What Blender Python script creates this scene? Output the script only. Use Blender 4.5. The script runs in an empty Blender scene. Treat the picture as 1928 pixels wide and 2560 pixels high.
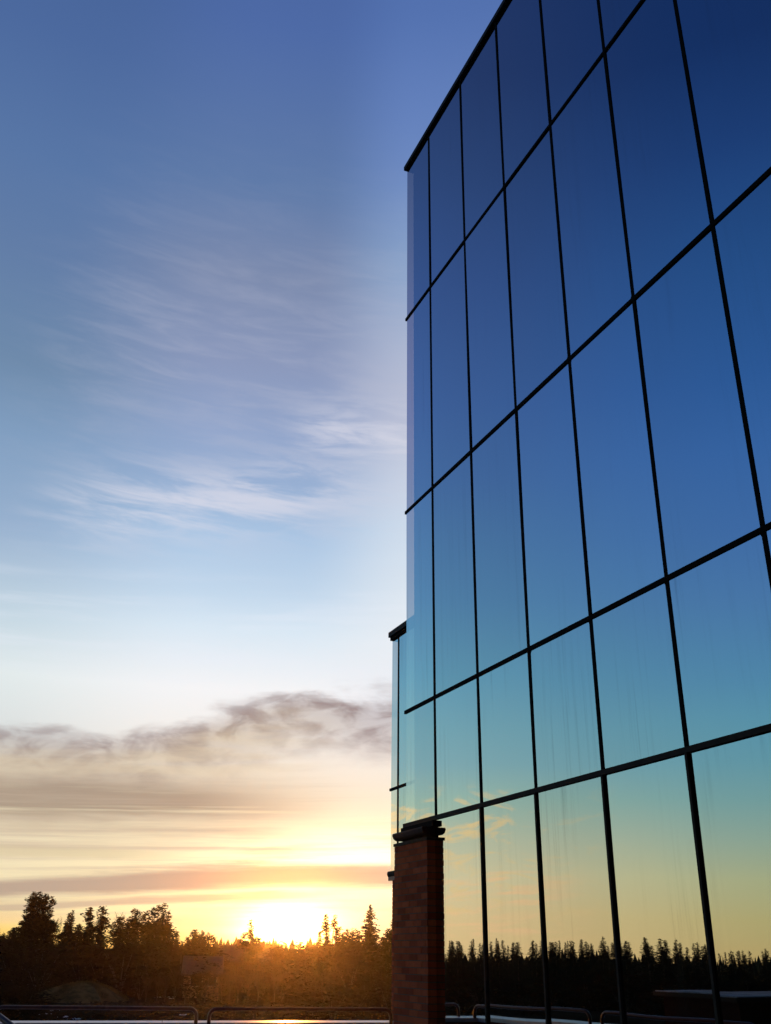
import bpy, bmesh, math, random
from mathutils import Vector, Matrix
sc = bpy.context.scene
col = sc.collection
R = math.radians
# ------------------------------------------------------------------ camera
PITCH, ROLL, PSI, FPX = R(24.732), R(0.680), R(22.567), 2411.07
W0, H0 = 1928.0, 2560.0
EYE = 1.6
fw = Vector((0, math.cos(PITCH), math.sin(PITCH)))
up = Vector((0, -math.sin(PITCH), math.cos(PITCH)))
rt = Vector((1, 0, 0))
r2 = rt*math.cos(ROLL) + up*math.sin(ROLL)
u2 = -rt*math.sin(ROLL) + up*math.cos(ROLL)
cd = bpy.data.cameras.new('camera'); cam = bpy.data.objects.new('camera', cd); col.objects.link(cam)
m = Matrix((r2, u2, -fw)).transposed().to_4x4(); m.translation = (0, 0, EYE)
cam.matrix_world = m
cd.sensor_fit = 'VERTICAL'; cd.sensor_height = 24.0; cd.lens = FPX/H0*24.0
cd.clip_start = 0.05; cd.clip_end = 6000
sc.camera = cam
sc.view_settings.view_transform = 'Standard'; sc.view_settings.look = 'None'
sc.view_settings.exposure = 0; sc.view_settings.gamma = 1
sc.cycles.max_bounces = 8; sc.cycles.transparent_max_bounces = 24
sc.cycles.use_denoising = True

SUN_AZ, SUN_EL = R(-4.9), R(1.5)
# ------------------------------------------------------------------ node helpers
class S:
    """scalar node expression"""
    nt = None
    def __init__(s, o): s.o = o
    @staticmethod
    def m(op, *a, clamp=False):
        n = S.nt.nodes.new('ShaderNodeMath'); n.operation = op; n.use_clamp = clamp
        for i, v in enumerate(a):
            if isinstance(v, S): S.nt.links.new(v.o, n.inputs[i])
            else: n.inputs[i].default_value = v
        return S(n.outputs[0])
    def __add__(s, b): return S.m('ADD', s, b)
    def __radd__(s, b): return S.m('ADD', s, b)
    def __sub__(s, b): return S.m('SUBTRACT', s, b)
    def __rsub__(s, b): return S.m('SUBTRACT', b, s)
    def __mul__(s, b): return S.m('MULTIPLY', s, b)
    def __rmul__(s, b): return S.m('MULTIPLY', s, b)
    def __truediv__(s, b): return S.m('DIVIDE', s, b)
    def abs(s): return S.m('ABSOLUTE', s)
    def clamp(s): return S.m('ADD', s, 0.0, clamp=True)
def sstep(x, a, b):
    n = S.nt.nodes.new('ShaderNodeMapRange'); n.interpolation_type = 'SMOOTHSTEP'
    S.nt.links.new(x.o, n.inputs['Value']); n.inputs['From Min'].default_value = a; n.inputs['From Max'].default_value = b
    return S(n.outputs['Result'])
def gauss(x, w):            # exp(-(x/w)^2)
    q = x*(1.0/w)
    return S.m('EXPONENT', q*q*-1.0)
def bump(x, c, w):
    return gauss(x - c, w)
def vec(x, y, z=0.0):
    n = S.nt.nodes.new('ShaderNodeCombineXYZ')
    for i, v in enumerate((x, y, z)):
        if isinstance(v, S): S.nt.links.new(v.o, n.inputs[i])
        else: n.inputs[i].default_value = v
    return n.outputs[0]
def noise(v, scale=1.0, detail=4.0, rough=0.55, dist=0.0):
    n = S.nt.nodes.new('ShaderNodeTexNoise'); n.noise_dimensions = '3D'
    S.nt.links.new(v, n.inputs['Vector']); n.inputs['Scale'].default_value = scale
    n.inputs['Detail'].default_value = detail; n.inputs['Roughness'].default_value = rough; n.inputs['Distortion'].default_value = dist
    return S(n.outputs[0])
def mixc(f, a, b):
    n = S.nt.nodes.new('ShaderNodeMix'); n.data_type = 'RGBA'; n.blend_type = 'MIX'
    for k, v in ((0, f), (6, a), (7, b)):
        if isinstance(v, S): S.nt.links.new(v.o, n.inputs[k])
        elif isinstance(v, bpy.types.NodeSocket): S.nt.links.new(v, n.inputs[k])
        elif k == 0: n.inputs[k].default_value = v
        else: n.inputs[k].default_value = (*v, 1)
    return n.outputs[2]
def opc(op, a, b, f=1.0):
    n = S.nt.nodes.new('ShaderNodeMix'); n.data_type = 'RGBA'; n.blend_type = op; n.inputs[0].default_value = f
    for k, v in ((6, a), (7, b)):
        if isinstance(v, bpy.types.NodeSocket): S.nt.links.new(v, n.inputs[k])
        else: n.inputs[k].default_value = (*v, 1)
    if isinstance(f, S): S.nt.links.new(f.o, n.inputs[0])
    return n.outputs[2]
def lin(c): return tuple(((v/255/12.92) if v/255 <= .04045 else ((v/255+.055)/1.055)**2.4) for v in c)

# ------------------------------------------------------------------ world: sunset sky
w = bpy.data.worlds.new('World'); sc.world = w; w.use_nodes = True
nt = w.node_tree; nt.nodes.clear(); S.nt = nt
tc = nt.nodes.new('ShaderNodeTexCoord'); sp = nt.nodes.new('ShaderNodeSeparateXYZ')
nrm = nt.nodes.new('ShaderNodeVectorMath'); nrm.operation = 'NORMALIZE'
nt.links.new(tc.outputs['Generated'], nrm.inputs[0]); nt.links.new(nrm.outputs[0], sp.inputs[0])
X, Y, Z = (S(sp.outputs[i]) for i in range(3))
el = S.m('ARCSINE', Z)*57.29578
az = S.m('ARCTAN2', X, Y)*57.29578                    # degrees, 0 = +Y, negative = left
aa = (az - math.degrees(SUN_AZ)).abs()
tpos = S.m('POWER', S.m('MAXIMUM', el, 0.0)*(1/90.0), 0.5)
def ramp(stops, div=1.0):
    n = nt.nodes.new('ShaderNodeValToRGB'); nt.links.new(tpos.o, n.inputs[0]); cr = n.color_ramp
    stops = sorted(stops)
    while len(cr.elements) < len(stops): cr.elements.new(0.5)
    for e, (d, c) in zip(cr.elements, stops):
        e.position = (max(d, 0)/90.0)**.5
        e.color = (*[v/div/4.0 for v in lin(c)], 1)
    return n.outputs[0]
rA = ramp([(70,(60,85,150)),(52,(86,117,180)),(47,(103,133,193)),(44,(113,142,198)),(39,(142,168,207)),(34,(180,190,216)),(30,(192,198,220)),(26,(208,218,236)),(24,(210,225,242)),(20,(225,236,247)),(17,(238,244,250)),(13,(242,244,250)),(10,(250,240,228)),(7,(253,240,208)),(4.5,(255,248,205)),(2,(255,243,185)),(0,(255,215,130))])
rB = ramp([(70,(55,80,145)),(51,(80,109,170)),(43,(98,126,173)),(38,(128,143,178)),(33,(143,157,193)),(29,(150,170,208)),(26,(155,180,216)),(23,(174,202,233)),(19.5,(200,222,243)),(17.5,(222,238,251)),(14,(250,251,253)),(11,(248,244,238)),(8,(248,234,208)),(5,(252,240,198)),(2,(255,243,188)),(0.6,(255,225,130)),(0,(255,180,70))])
rC = ramp([(70,(50,78,140)),(48,(78,108,162)),(42,(90,121,170)),(37,(100,128,171)),(31,(112,141,175)),(27,(132,162,197)),(22,(155,181,212)),(17,(202,221,233)),(14,(230,240,241)),(11,(222,228,228)),(8,(212,200,182)),(5,(236,222,190)),(2.5,(250,236,190)),(1,(255,212,115)),(0,(250,160,50))])
rD = ramp([(70,(18,32,75)),(49,(31,50,92)),(44,(38,61,106)),(38,(47,74,126)),(31,(57,90,145)),(26.6,(64,101,153)),(19.5,(78,125,165)),(15,(92,146,172)),(12,(110,158,172)),(10,(122,164,172)),(8,(146,177,164)),(6,(178,186,160)),(4,(203,195,156)),(2,(215,192,142)),(0,(218,184,124))], .39)
rE = ramp([(70,(8,20,52)),(48,(17,42,88)),(43,(25,56,108)),(37.5,(34,74,130)),(31,(43,88,150)),(27,(53,99,162)),(22.5,(62,107,167)),(18.4,(72,119,170)),(14,(80,136,172)),(12,(88,147,172)),(10,(96,152,168)),(8,(112,158,160)),(6,(136,165,150)),(4,(162,171,131)),(2,(172,166,112)),(0,(182,152,95))], .30)
rF = ramp([(70,(20,30,54)),(45,(24,36,62)),(25,(34,44,66)),(12,(42,48,62)),(5,(46,44,50)),(0,(40,36,38))])
c = mixc(sstep(az, 2.2, -5.5), rA, rB)
c = mixc(sstep(az, -11, -24), c, rC)
c = mixc(sstep(az, 8, 40), c, rC)
c = mixc(sstep(aa, 24, 43), c, rD)
c = mixc(sstep(aa, 44, 66), c, rE)
c = mixc(sstep(aa, 72, 125), c, rF)
c = opc('MULTIPLY', c, (4.0, 4.0, 4.0))
# a share of the physical sky
sky = nt.nodes.new('ShaderNodeTexSky'); sky.sky_type = 'NISHITA'; sky.sun_disc = False
sky.sun_elevation = SUN_EL; sky.sun_rotation = SUN_AZ; sky.altitude = 100
skyc = opc('MULTIPLY', sky.outputs[0], (.05, .05, .05))
c = mixc(0.06, c, skyc)
# glow of the low sun behind thin cloud
g1 = gauss(az + 2.5, 7.5)*gauss(el - 4.9, 1.7)
g2 = gauss(az + 4.6, 5.0)*gauss(el - 1.7, 1.6)
g3 = gauss(az + 5.2, 2.3)*gauss(el - 1.3, 1.1)
def addc(base, f, k):
    s = opc('MULTIPLY', mixc(f, (0, 0, 0), (1, 1, 1)), k)
    return opc('ADD', base, s)
# --- clouds
fib = noise(vec(az*0.15 + el*0.12, el*0.95 + az*0.05, 3.1), 1.0, 8, 0.62, 0.45)
fib2 = noise(vec(az*0.085, el*1.1 - az*.04, 9.7), 1.0, 7, 0.6, 0.25)
big = noise(vec(az*0.06, el*0.12, 1.7), 1.0, 3, 0.5, 0.3)
rag = noise(vec(az*0.20 + el*.1, el*0.62 - az*.03, 5.2), 1.0, 7, 0.55, 0.35)
stk = noise(vec(az*0.05, el*2.4 - az*.06, 21.3), 1.0, 6, 0.6, 0.15)
lump = noise(vec(az*0.42, el*0.85 - az*.05, 31.0), 1.0, 5, 0.5, 0.4)
azr = sstep(az, -30, 0)
# fine bright cirrus
cw = S.m('MAXIMUM', gauss(el - (azr*3.2 + 22.6), 2.0)*sstep(az, -24, -16)*sstep(az, 3, -7), gauss(el - 29.3, 1.5)*sstep(az, -8, -3))
cir = (cw*sstep(fib, 0.36, 0.66)).clamp()
c = mixc(cir*0.72, c, lin((224, 224, 236)))
cw2 = gauss(el - 32, 7.5)*sstep(az, -27, -16)*sstep(aa, 60, 20)
c = mixc((cw2*sstep(fib, 0.38, 0.74)*0.30).clamp(), c, lin((184, 188, 208)))
cw3 = gauss(el - 17, 3.0)*sstep(aa, 35, 20)
c = mixc((cw3*sstep(fib2, 0.42, 0.70)*0.35).clamp(), c, lin((236, 240, 250)))
c = addc(c, (g1 + g2*0.6)*sstep(fib2, 0.25, 0.5), (.85, .72, .46))
c = addc(c, g3, (8.0, 4.2, 1.3))
# mauve cloud edge
dc = el - (sstep(az, -17, -4)*3.1 + 10.3)
wob = (rag - 0.5)*3.4 + (fib2 - 0.5)*1.0
dd = dc + wob
edge = sstep(dd, 1.2, -0.1)*sstep(dd, -4.0, -0.6)
front = sstep(aa, 34, 22)
c = mixc((edge*(0.5 + 0.5*sstep(lump, 0.38, 0.62))*sstep(big*0.5 + rag*0.5, 0.26, 0.50)*front*0.95).clamp(), c, lin((150, 134, 135)))
# warm sheet under it
sheet = sstep(dc, 0.6, -1.0)*sstep(el, 3.6, 6.0)*sstep(az, 0, -9)*front
c = mixc((sheet*(0.25 + 0.5*sstep(fib2, 0.35, 0.65))).clamp()*0.8, c, lin((226, 208, 176)))
# grey band
d2 = el - 7.6 + (fib2 - 0.5)*2.2
band = gauss(d2, 1.25)*sstep(az, -1, -12)*front
c = mixc((band*0.92).clamp(), c, lin((168, 150, 132)))
# fine streaks through the whole low sheet
c = mixc((sstep(stk, 0.48, 0.72)*sstep(el, 1.0, 2.5)*sstep(el, 10.5, 8.0)*sstep(az, 2, -9)*front*0.55).clamp(), c, lin((196, 176, 156)))
c = mixc((sstep(stk, 0.46, 0.28)*sstep(el, 1.0, 2.5)*sstep(el, 9.5, 7.5)*front*0.5).clamp(), c, lin((255, 243, 205)))
# lower long band and thin streaks
d3 = el - (azr*1.5 + 2.6) + (fib2 - 0.5)*1.1
bw = sstep(d3.abs(), 0.85, 0.25)
c = mixc((bw*(0.86 + 0.08*sstep(az, 2, -8))*front).clamp(), c, lin((180, 160, 144)))
d4 = el - (azr*1.35 + 1.75) + (fib2 - 0.5)*0.7
c = mixc((sstep(d4.abs(), 0.28, 0.08)*sstep(az, -1, -7)*front*0.75).clamp(), c, lin((190, 170, 150)))
d5 = el - 1.55 + (fib - 0.5)*0.4
c = mixc((sstep(d5.abs(), 0.35, 0.05)*sstep(az, -5, -9)*front*0.4).clamp(), c, lin((238, 205, 160)))
d6 = el - 4.9 + (fib2 - 0.5)*1.2
c = mixc((sstep(d6.abs(), 0.5, 0.1)*sstep(az, -9, -15)*front*0.45).clamp(), c, lin((205, 188, 150)))
# small orange cirrus to the west, mirrored by the glass
cl = noise(vec(az*0.33, el*0.95, 14.2), 1.0, 7, 0.6, 1.4)
wl = sstep(az, -60, -50)*sstep(az, -38, -44)*sstep(el, 9.5, 7.0)*sstep(el, 0.0, 1.2)
c = mixc((wl*sstep(cl, 0.50, 0.68)*0.8).clamp(), c, (1.75, 1.28, .58))
cl2 = noise(vec(az*0.22, el*1.7 + az*.12, 44.0), 1.0, 7, 0.6, 0.6)
wl2 = sstep(az, -58, -52)*sstep(az, -38, -44)*sstep(el, 5.2, 3.8)*sstep(el, 0.3, 1.4)
c = mixc((wl2*sstep(cl2, 0.48, 0.62)*0.70).clamp(), c, (1.95, 1.25, .64))
# below the horizon the world is dark earth
c = mixc(sstep(el, 0.0, -1.5), c, (.03, .025, .02))
bg = nt.nodes.new('ShaderNodeBackground'); nt.links.new(c, bg.inputs[0]); bg.inputs[1].default_value = 1.0
wo = nt.nodes.new('ShaderNodeOutputWorld'); nt.links.new(bg.outputs[0], wo.inputs[0])
w.cycles.sampling_method = 'MANUAL'; w.cycles.sample_map_resolution = 2048

sl = bpy.data.lights.new('sun', 'SUN'); so = bpy.data.objects.new('sun', sl); col.objects.link(so)
sl.energy = 3.7; sl.angle = R(0.6); sl.color = (1.0, .33, .045)
sd = Vector((math.sin(SUN_AZ)*math.cos(SUN_EL), math.cos(SUN_AZ)*math.cos(SUN_EL), math.sin(SUN_EL)))
so.rotation_euler = sd.to_track_quat('Z', 'Y').to_euler(); so.location = (0, 0, 30)

# ------------------------------------------------------------------ materials
def mat(name):
    mm = bpy.data.materials.new(name); mm.use_nodes = True; S.nt = mm.node_tree
    return mm, mm.node_tree, mm.node_tree.nodes['Principled BSDF']
def texco(kind='Object'):
    n = S.nt.nodes.new('ShaderNodeTexCoord'); return n.outputs[kind]
def sepx(v):
    n = S.nt.nodes.new('ShaderNodeSeparateXYZ'); S.nt.links.new(v, n.inputs[0]); return [S(n.outputs[i]) for i in range(3)]
def vmul(v, k):
    n = S.nt.nodes.new('ShaderNodeVectorMath'); n.operation = 'MULTIPLY'; S.nt.links.new(v, n.inputs[0]); n.inputs[1].default_value = k; return n.outputs[0]
def bumpn(p, h, s, d=0.01):
    b = S.nt.nodes.new('ShaderNodeBump'); b.inputs['Strength'].default_value = s; b.inputs['Distance'].default_value = d
    S.nt.links.new(h.o, b.inputs['Height']); S.nt.links.new(b.outputs[0], p.inputs['Normal'])
def plain(name, c1, c2, rough=.6, metal=0., scale=3., b=0.2, spec=.5):
    mm, t, p = mat(name); p.inputs['Specular IOR Level'].default_value = spec
    n = noise(vmul(texco(), (1, 1, 1)), scale, 6, .6)
    t.links.new(mixc(sstep(n, .3, .7), c1, c2), p.inputs['Base Color'])
    p.inputs['Roughness'].default_value = rough; p.inputs['Metallic'].default_value = metal
    if b: bumpn(p, n, b)
    return mm
def glass_material(name, dirt, see):
    mm, t, p = mat(name); t.nodes.remove(p)
    out = t.nodes['Material Output']
    gn = t.nodes.new('ShaderNodeNewGeometry')
    o = sepx(texco('Object'))
    oi = t.nodes.new('ShaderNodeObjectInfo'); rnd = S(oi.outputs['Random'])
    # reflectance grows toward grazing view
    dp = t.nodes.new('ShaderNodeVectorMath'); dp.operation = 'DOT_PRODUCT'
    t.links.new(gn.outputs['Incoming'], dp.inputs[0]); t.links.new(gn.outputs['Normal'], dp.inputs[1])
    ci = S.m('ABSOLUTE', S(dp.outputs['Value']))
    # coated glass: R about .42 at 65 deg, .34 at 48 deg, 1 at grazing
    refl = (0.29 + 0.71*S.m('POWER', (1.0 - ci), 3.0)).clamp()
    streak = noise(vec(o[0]*13.0, o[1]*0.0 + rnd*20.0, o[2]*0.35), 1.0, 5, .65)
    patch = noise(vec(o[0]*1.1, rnd*40.0, o[2]*0.5), 1.0, 3, .5)
    dm = (sstep(streak, .48, .78)*sstep(patch, .38, .68)).clamp()
    refl = refl*(1.0 - dm*dirt)*(0.95 + rnd*0.09)
    gl = t.nodes.new('ShaderNodeBsdfGlossy'); gl.inputs['Roughness'].default_value = 0.0
    gl.inputs['Color'].default_value = (1, 1, 1, 1)
    wv = noise(vec(o[0]*0.9, rnd*9.0, o[2]*0.55), 1.0, 1, .4)
    b = t.nodes.new('ShaderNodeBump'); b.inputs['Strength'].default_value = 0.10; b.inputs['Distance'].default_value = 0.03
    t.links.new(wv.o, b.inputs['Height']); t.links.new(b.outputs[0], gl.inputs['Normal'])
    tr = t.nodes.new('ShaderNodeBsdfTransparent'); tr.inputs['Color'].default_value = see
    df = t.nodes.new('ShaderNodeBsdfDiffuse'); df.inputs['Color'].default_value = (.20, .17, .13, 1)
    m0 = t.nodes.new('ShaderNodeMixShader'); t.links.new((dm*dirt*0.6 + 0.012).o, m0.inputs[0])
    t.links.new(tr.outputs[0], m0.inputs[1]); t.links.new(df.outputs[0], m0.inputs[2])
    m1 = t.nodes.new('ShaderNodeMixShader'); t.links.new(refl.o, m1.inputs[0])
    t.links.new(m0.outputs[0], m1.inputs[1]); t.links.new(gl.outputs[0], m1.inputs[2])
    t.links.new(m1.outputs[0], out.inputs[0])
    return mm
M = {}
SEE = (.38, .25, .15, 1)
M['glass'] = glass_material('mirror_glass', .10, SEE)
M['glass_dirty'] = glass_material('streaked_mirror_glass', .30, SEE)
M['gasket'] = plain('black_gasket', (.003, .003, .003), (.006, .005, .005), .9, 0, 20, .1, .05)
M['bronze'] = plain('dark_bronze_metal', (.020, .013, .009), (.034, .022, .015), .8, 0, 8, .1, .1)
M['coping'] = plain('dark_coping_metal', (.014, .011, .012), (.024, .019, .020), .8, .0, 4, .1, .15)
M['core'] = plain('black_backing', (.004, .004, .004), (.006, .006, .006), .9, 0, 2, 0)
M['mortar'] = plain('mortar', (.05, .026, .018), (.085, .045, .032), .9, 0, 40, .4)
def brick_mat():
    mm, t, p = mat('red_brick')
    at = t.nodes.new('ShaderNodeAttribute'); at.attribute_name = 'shade'
    n = noise(vmul(texco(), (1, 1, 1)), 45, 6, .65)
    k = S(at.outputs['Fac'])
    cc = mixc(k, (.19, .028, .010), (.37, .070, .026))
    cc = mixc(sstep(n, .35, .8)*.5, cc, (.11, .045, .03))
    t.links.new(cc, p.inputs['Base Color']); p.inputs['Roughness'].default_value = .95; p.inputs['Specular IOR Level'].default_value = .1
    bumpn(p, n, .8, .006)
    return mm
M['brick'] = brick_mat()
M['render'] = plain('house_render', (.26, .17, .12), (.32, .22, .16), .9, 0, 2, .1)
M['tile'] = plain('roof_tiles', (.05, .035, .03), (.08, .05, .04), .7, 0, 3, .3)
M['wood_red'] = plain('red_boards', (.020, .007, .005), (.032, .011, .008), 1, 0, 4, .1, 0)
M['pane_dark'] = plain('dark_pane', (.01, .012, .015), (.015, .016, .02), .08, 0, 2, 0)
M['white'] = plain('white_paint', (.32, .30, .28), (.38, .36, .33), .6, 0, 5, 0)
M['rail'] = plain('brown_painted_steel', (.055, .018, .012), (.085, .03, .02), .32, .1, 14, .05)
M['cap'] = plain('zinc_capping', (.50, .52, .56), (.66, .68, .70), .38, .25, 3, .15)
M['snow'] = plain('snow', (.45, .47, .50), (.62, .64, .68), .7, 0, 6, .3)
M['frost'] = plain('frosted_roofing', (.10, .115, .13), (.26, .28, .31), .8, 0, 1.2, .2)
M['paver'] = plain('concrete_paving', (.12, .11, .10), (.18, .165, .15), .85, 0, 4, .3)
M['bark'] = plain('bark', (.05, .035, .025), (.08, .055, .04), .95, 0, 6, .3)
M['twig'] = plain('bare_twigs', (.045, .026, .016), (.075, .045, .028), 1, 0, 3, 0, 0)
M['concrete'] = plain('grey_concrete', (.20, .17, .15), (.26, .23, .2), .9, 0, 1, .1)
def leaf_mat(name, a, b_, tr):
    mm, t, p = mat(name)
    oi = t.nodes.new('ShaderNodeObjectInfo')
    n = noise(texco(), .8, 3, .6)
    t.links.new(mixc((n*.7 + S(oi.outputs['Random'])*.3).clamp(), a, b_), p.inputs['Base Color'])
    p.inputs['Roughness'].default_value = 1; p.inputs['Specular IOR Level'].default_value = 0
    tl = t.nodes.new('ShaderNodeBsdfTranslucent'); tl.inputs[0].default_value = (*tr, 1)
    mx = t.nodes.new('ShaderNodeMixShader'); mx.inputs[0].default_value = .25
    t.links.new(p.outputs[0], mx.inputs[1]); t.links.new(tl.outputs[0], mx.inputs[2])
    t.links.new(mx.outputs[0], t.nodes['Material Output'].inputs[0])
    return mm
M['needle'] = leaf_mat('conifer_needles', (.022, .020, .009), (.045, .040, .018), (.05, .02, .006))
M['spruce'] = leaf_mat('spruce_needles', (.016, .018, .010), (.030, .032, .018), (.05, .035, .016))
M['shrub'] = leaf_mat('shrub_leaves', (.022, .015, .008), (.045, .030, .015), (.05, .02, .006))
def ground_mat():
    mm, t, p = mat('winter_ground')
    v = texco()
    n1 = noise(v, .05, 6, .6); n2 = noise(v, 1.3, 8, .65)
    cc = mixc(sstep(n1, .35, .65), (.022, .015, .009), (.045, .031, .017))
    cc = mixc(sstep(n2, .4, .8)*.5, cc, (.06, .045, .025))
    t.links.new(cc, p.inputs['Base Color']); p.inputs['Roughness'].default_value = 1; p.inputs['Specular IOR Level'].default_value = 0
    bumpn(p, n2, .8, .1)
    return mm
M['ground'] = ground_mat()
M['drygrass'] = plain('dry_grass', (.07, .048, .018), (.17, .115, .042), 1, 0, .9, .5, 0)
def water_mat():
    mm, t, p = mat('pond_water')
    n = noise(vmul(texco(), (1, .4, 1)), 2.0, 4, .6)
    p.inputs['Base Color'].default_value = (.01, .012, .012, 1); p.inputs['Roughness'].default_value = .04
    p.inputs['IOR'].default_value = 1.33; bumpn(p, n, .25, .02)
    return mm
M['water'] = water_mat()

# ------------------------------------------------------------------ mesh helpers
class MB:
    def __init__(s): s.v = []; s.f = []; s.sh = []; s.smooth = False
    def quad(s, *p):
        i = len(s.v); s.v += [tuple(q) for q in p]; s.f.append(tuple(range(i, i+len(p))))
    def box(s, a, b, shade=None, taper=None):
        x0, y0, z0 = a; x1, y1, z1 = b; i = len(s.v)
        s.v += [(x0,y0,z0),(x1,y0,z0),(x1,y1,z0),(x0,y1,z0),(x0,y0,z1),(x1,y0,z1),(x1,y1,z1),(x0,y1,z1)]
        s.f += [tuple(i+k for k in q) for q in ((0,3,2,1),(4,5,6,7),(0,1,5,4),(1,2,6,5),(2,3,7,6),(3,0,4,7))]
        if shade is not None: s.sh += [shade]*8
    def prism(s, pts, axis, a, b):
        """extrude a closed 2-D outline along axis 0/1/2 from a to b"""
        n = len(pts); i = len(s.v)
        for t in (a, b):
            for p, q in pts:
                c = [p, q]; c.insert(axis, t); s.v.append(tuple(c))
        s.f.append(tuple(range(i+n-1, i-1, -1))); s.f.append(tuple(range(i+n, i+2*n)))
        for k in range(n): s.f.append((i+k, i+(k+1) % n, i+n+(k+1) % n, i+n+k))
    def tube(s, pts, rad, seg=12, cap=True):
        pts = [Vector(p) for p in pts]; n = len(pts)
        rad = [rad]*n if isinstance(rad, (int, float)) else rad
        i0 = len(s.v); prev = None
        for k, p in enumerate(pts):
            t = (pts[min(k+1, n-1)] - pts[max(k-1, 0)]).normalized()
            if prev is None:
                a = t.orthogonal().normalized()
            else:
                a = (prev - t*prev.dot(t)).normalized()
            prev = a; b = t.cross(a)
            for j in range(seg):
                an = 2*math.pi*j/seg
                s.v.append(tuple(p + (a*math.cos(an) + b*math.sin(an))*rad[k]))
        for k in range(n-1):
            for j in range(seg):
                s.f.append((i0+k*seg+j, i0+k*seg+(j+1) % seg, i0+(k+1)*seg+(j+1) % seg, i0+(k+1)*seg+j))
        if cap:
            s.f.append(tuple(i0+j for j in range(seg-1, -1, -1))); s.f.append(tuple(i0+(n-1)*seg+j for j in range(seg)))
    def build(s, name, material, parent=None, smooth=False):
        me = bpy.data.meshes.new(name); me.from_pydata(s.v, [], s.f)
        if s.sh:
            a = me.attributes.new('shade', 'FLOAT', 'POINT'); a.data.foreach_set('value', s.sh)
        if material: me.materials.append(material)
        if smooth: me.polygons.foreach_set('use_smooth', [True]*len(me.polygons))
        me.update(); o = bpy.data.objects.new(name, me); col.objects.link(o)
        if parent: o.parent = parent
        return o
def empty(name, loc, rz=0):
    o = bpy.data.objects.new(name, None); o.location = loc; o.rotation_euler = (0, 0, rz); o.empty_display_size = .2; col.objects.link(o); return o
def tag(o, label=None, cat=None, group=None, kind=None):
    for k, v in (('label', label), ('category', cat), ('group', group), ('kind', kind)):
        if v: o[k] = v
    return o
def ray(x, y):
    v = fw*FPX + r2*(x - W0/2) - u2*(y - H0/2); return v.normalized()
N = Vector((math.cos(PSI), math.sin(PSI), 0)); U = Vector((-math.sin(PSI), math.cos(PSI), 0))
def at_h(x, y, h):                 # point h metres below the eye
    v = ray(x, y); p = v*(-h/v.z); return Vector((p.x, p.y, EYE - h))
def at_Y(x, y, D):
    v = ray(x, y); p = v*(D/v.y); return Vector((p.x, p.y, EYE + p.z))

# ------------------------------------------------------------------ ground, terrace
rnd = random.Random(7)
GZ = -3.0
def gh(x, y):
    r = math.hypot(x, y)
    z = GZ + .35*math.sin(x*.07)*math.cos(y*.05) + .5*math.sin(x*.021 + 1)*math.sin(y*.017)
    t = min(max((-x - 60)/160, 0), 1); z -= 6.5*t*t*(3-2*t)       # falls away to the west
    if r > 250: z = z + min((r-250)/1500, 1)*2.0
    return z
mb = MB(); rings = [9, 20] + [30 + 12*k for k in range(20)] + [320, 400, 520, 700, 1000, 1500, 2400, 4200]
SEG = 120; mb.v.append((0, 0, GZ-.3))
for r_ in rings:
    for k in range(SEG):
        a = 2*math.pi*k/SEG; x, y = r_*math.cos(a), r_*math.sin(a); mb.v.append((x, y, gh(x, y) if r_ > 9 else GZ-.3))
for k in range(SEG): mb.f.append((0, 1+k, 1+(k+1) % SEG))
for q in range(len(rings)-1):
    for k in range(SEG):
        a = 1+q*SEG; mb.f.append((a+k, a+SEG+k, a+SEG+(k+1) % SEG, a+(k+1) % SEG))
g = mb.build('ground', M['ground'], smooth=True); tag(g, kind='structure')

# parapet along the terrace edge (front leg and west leg)
HL = 1.06
A_in = at_h(20, 2557.5, HL); B_in = at_h(978, 2556.3, HL)
A_out = at_h(20, 2550.5, HL); B_out = at_h(978, 2549.6, HL)
dirF = (B_in - A_in).normalized(); nF = Vector((-dirF.y, dirF.x, 0)); wid = .62
corner = A_in - dirF*.35
dirW = Vector((1.05, -7.0, 0)).normalized(); nW = Vector((dirW.y, -dirW.x, 0))      # heads back past the camera on the left
if nW.x > 0: nW = -nW
endW = corner + dirW*24
par = empty('parapet_wall', (corner.x, corner.y, 0)); tag(par, 'low brick parapet with a pale metal capping around the terrace edge', 'wall')
def strip(name, a, b, n1, w_, z0, z1, mt, ext0=0, ext1=0, inset=0):
    d = (b-a).normalized(); a = a - d*ext0; b = b + d*ext1
    pts = [a+n1*inset, b+n1*inset, b+n1*(w_-inset), a+n1*(w_-inset)]; q = MB(); i = 0
    for z in (z0, z1):
        for p in pts: q.v.append((p.x-corner.x, p.y-corner.y, z))
    area = sum(pts[k].x*pts[(k+1)%4].y - pts[(k+1)%4].x*pts[k].y for k in range(4))
    q.f = [(3,2,1,0),(4,5,6,7)] + [(k, (k+1)%4, 4+(k+1)%4, 4+k) for k in range(4)]
    if area < 0: q.f = [tuple(reversed(f)) for f in q.f]
    return q.build(name, mt, par)
zt = EYE - HL
endF = B_in + dirF*.3
strip('brick_wall', corner, endF, nF, wid, -3.4, zt-.07, M['brick_flat'] if 'brick_flat' in M else M['brick'], wid*.9, 0, .04)
strip('brick_wall', corner, endW, nW, wid, -3.4, zt-.071, M['brick'], -.03, 0, .04)
seg = 5
L = (endF-corner).length
for k in range(seg):
    a = corner + dirF*(L*k/seg + (.004 if k else 0)); b = corner + dirF*(L*(k+1)/seg - .004)
    strip('capping', a, b, nF, wid, zt-.07, zt, M['cap'], wid if k == 0 else 0, 0)
LW = (endW-corner).length
for k in range(8):
    a = corner + dirW*(LW*k/8 + .004); b = corner + dirW*(LW*(k+1)/8 - .004)
    strip('capping', a, b, nW, wid, zt-.069, zt-.001, M['cap'], 0, 0)

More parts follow.
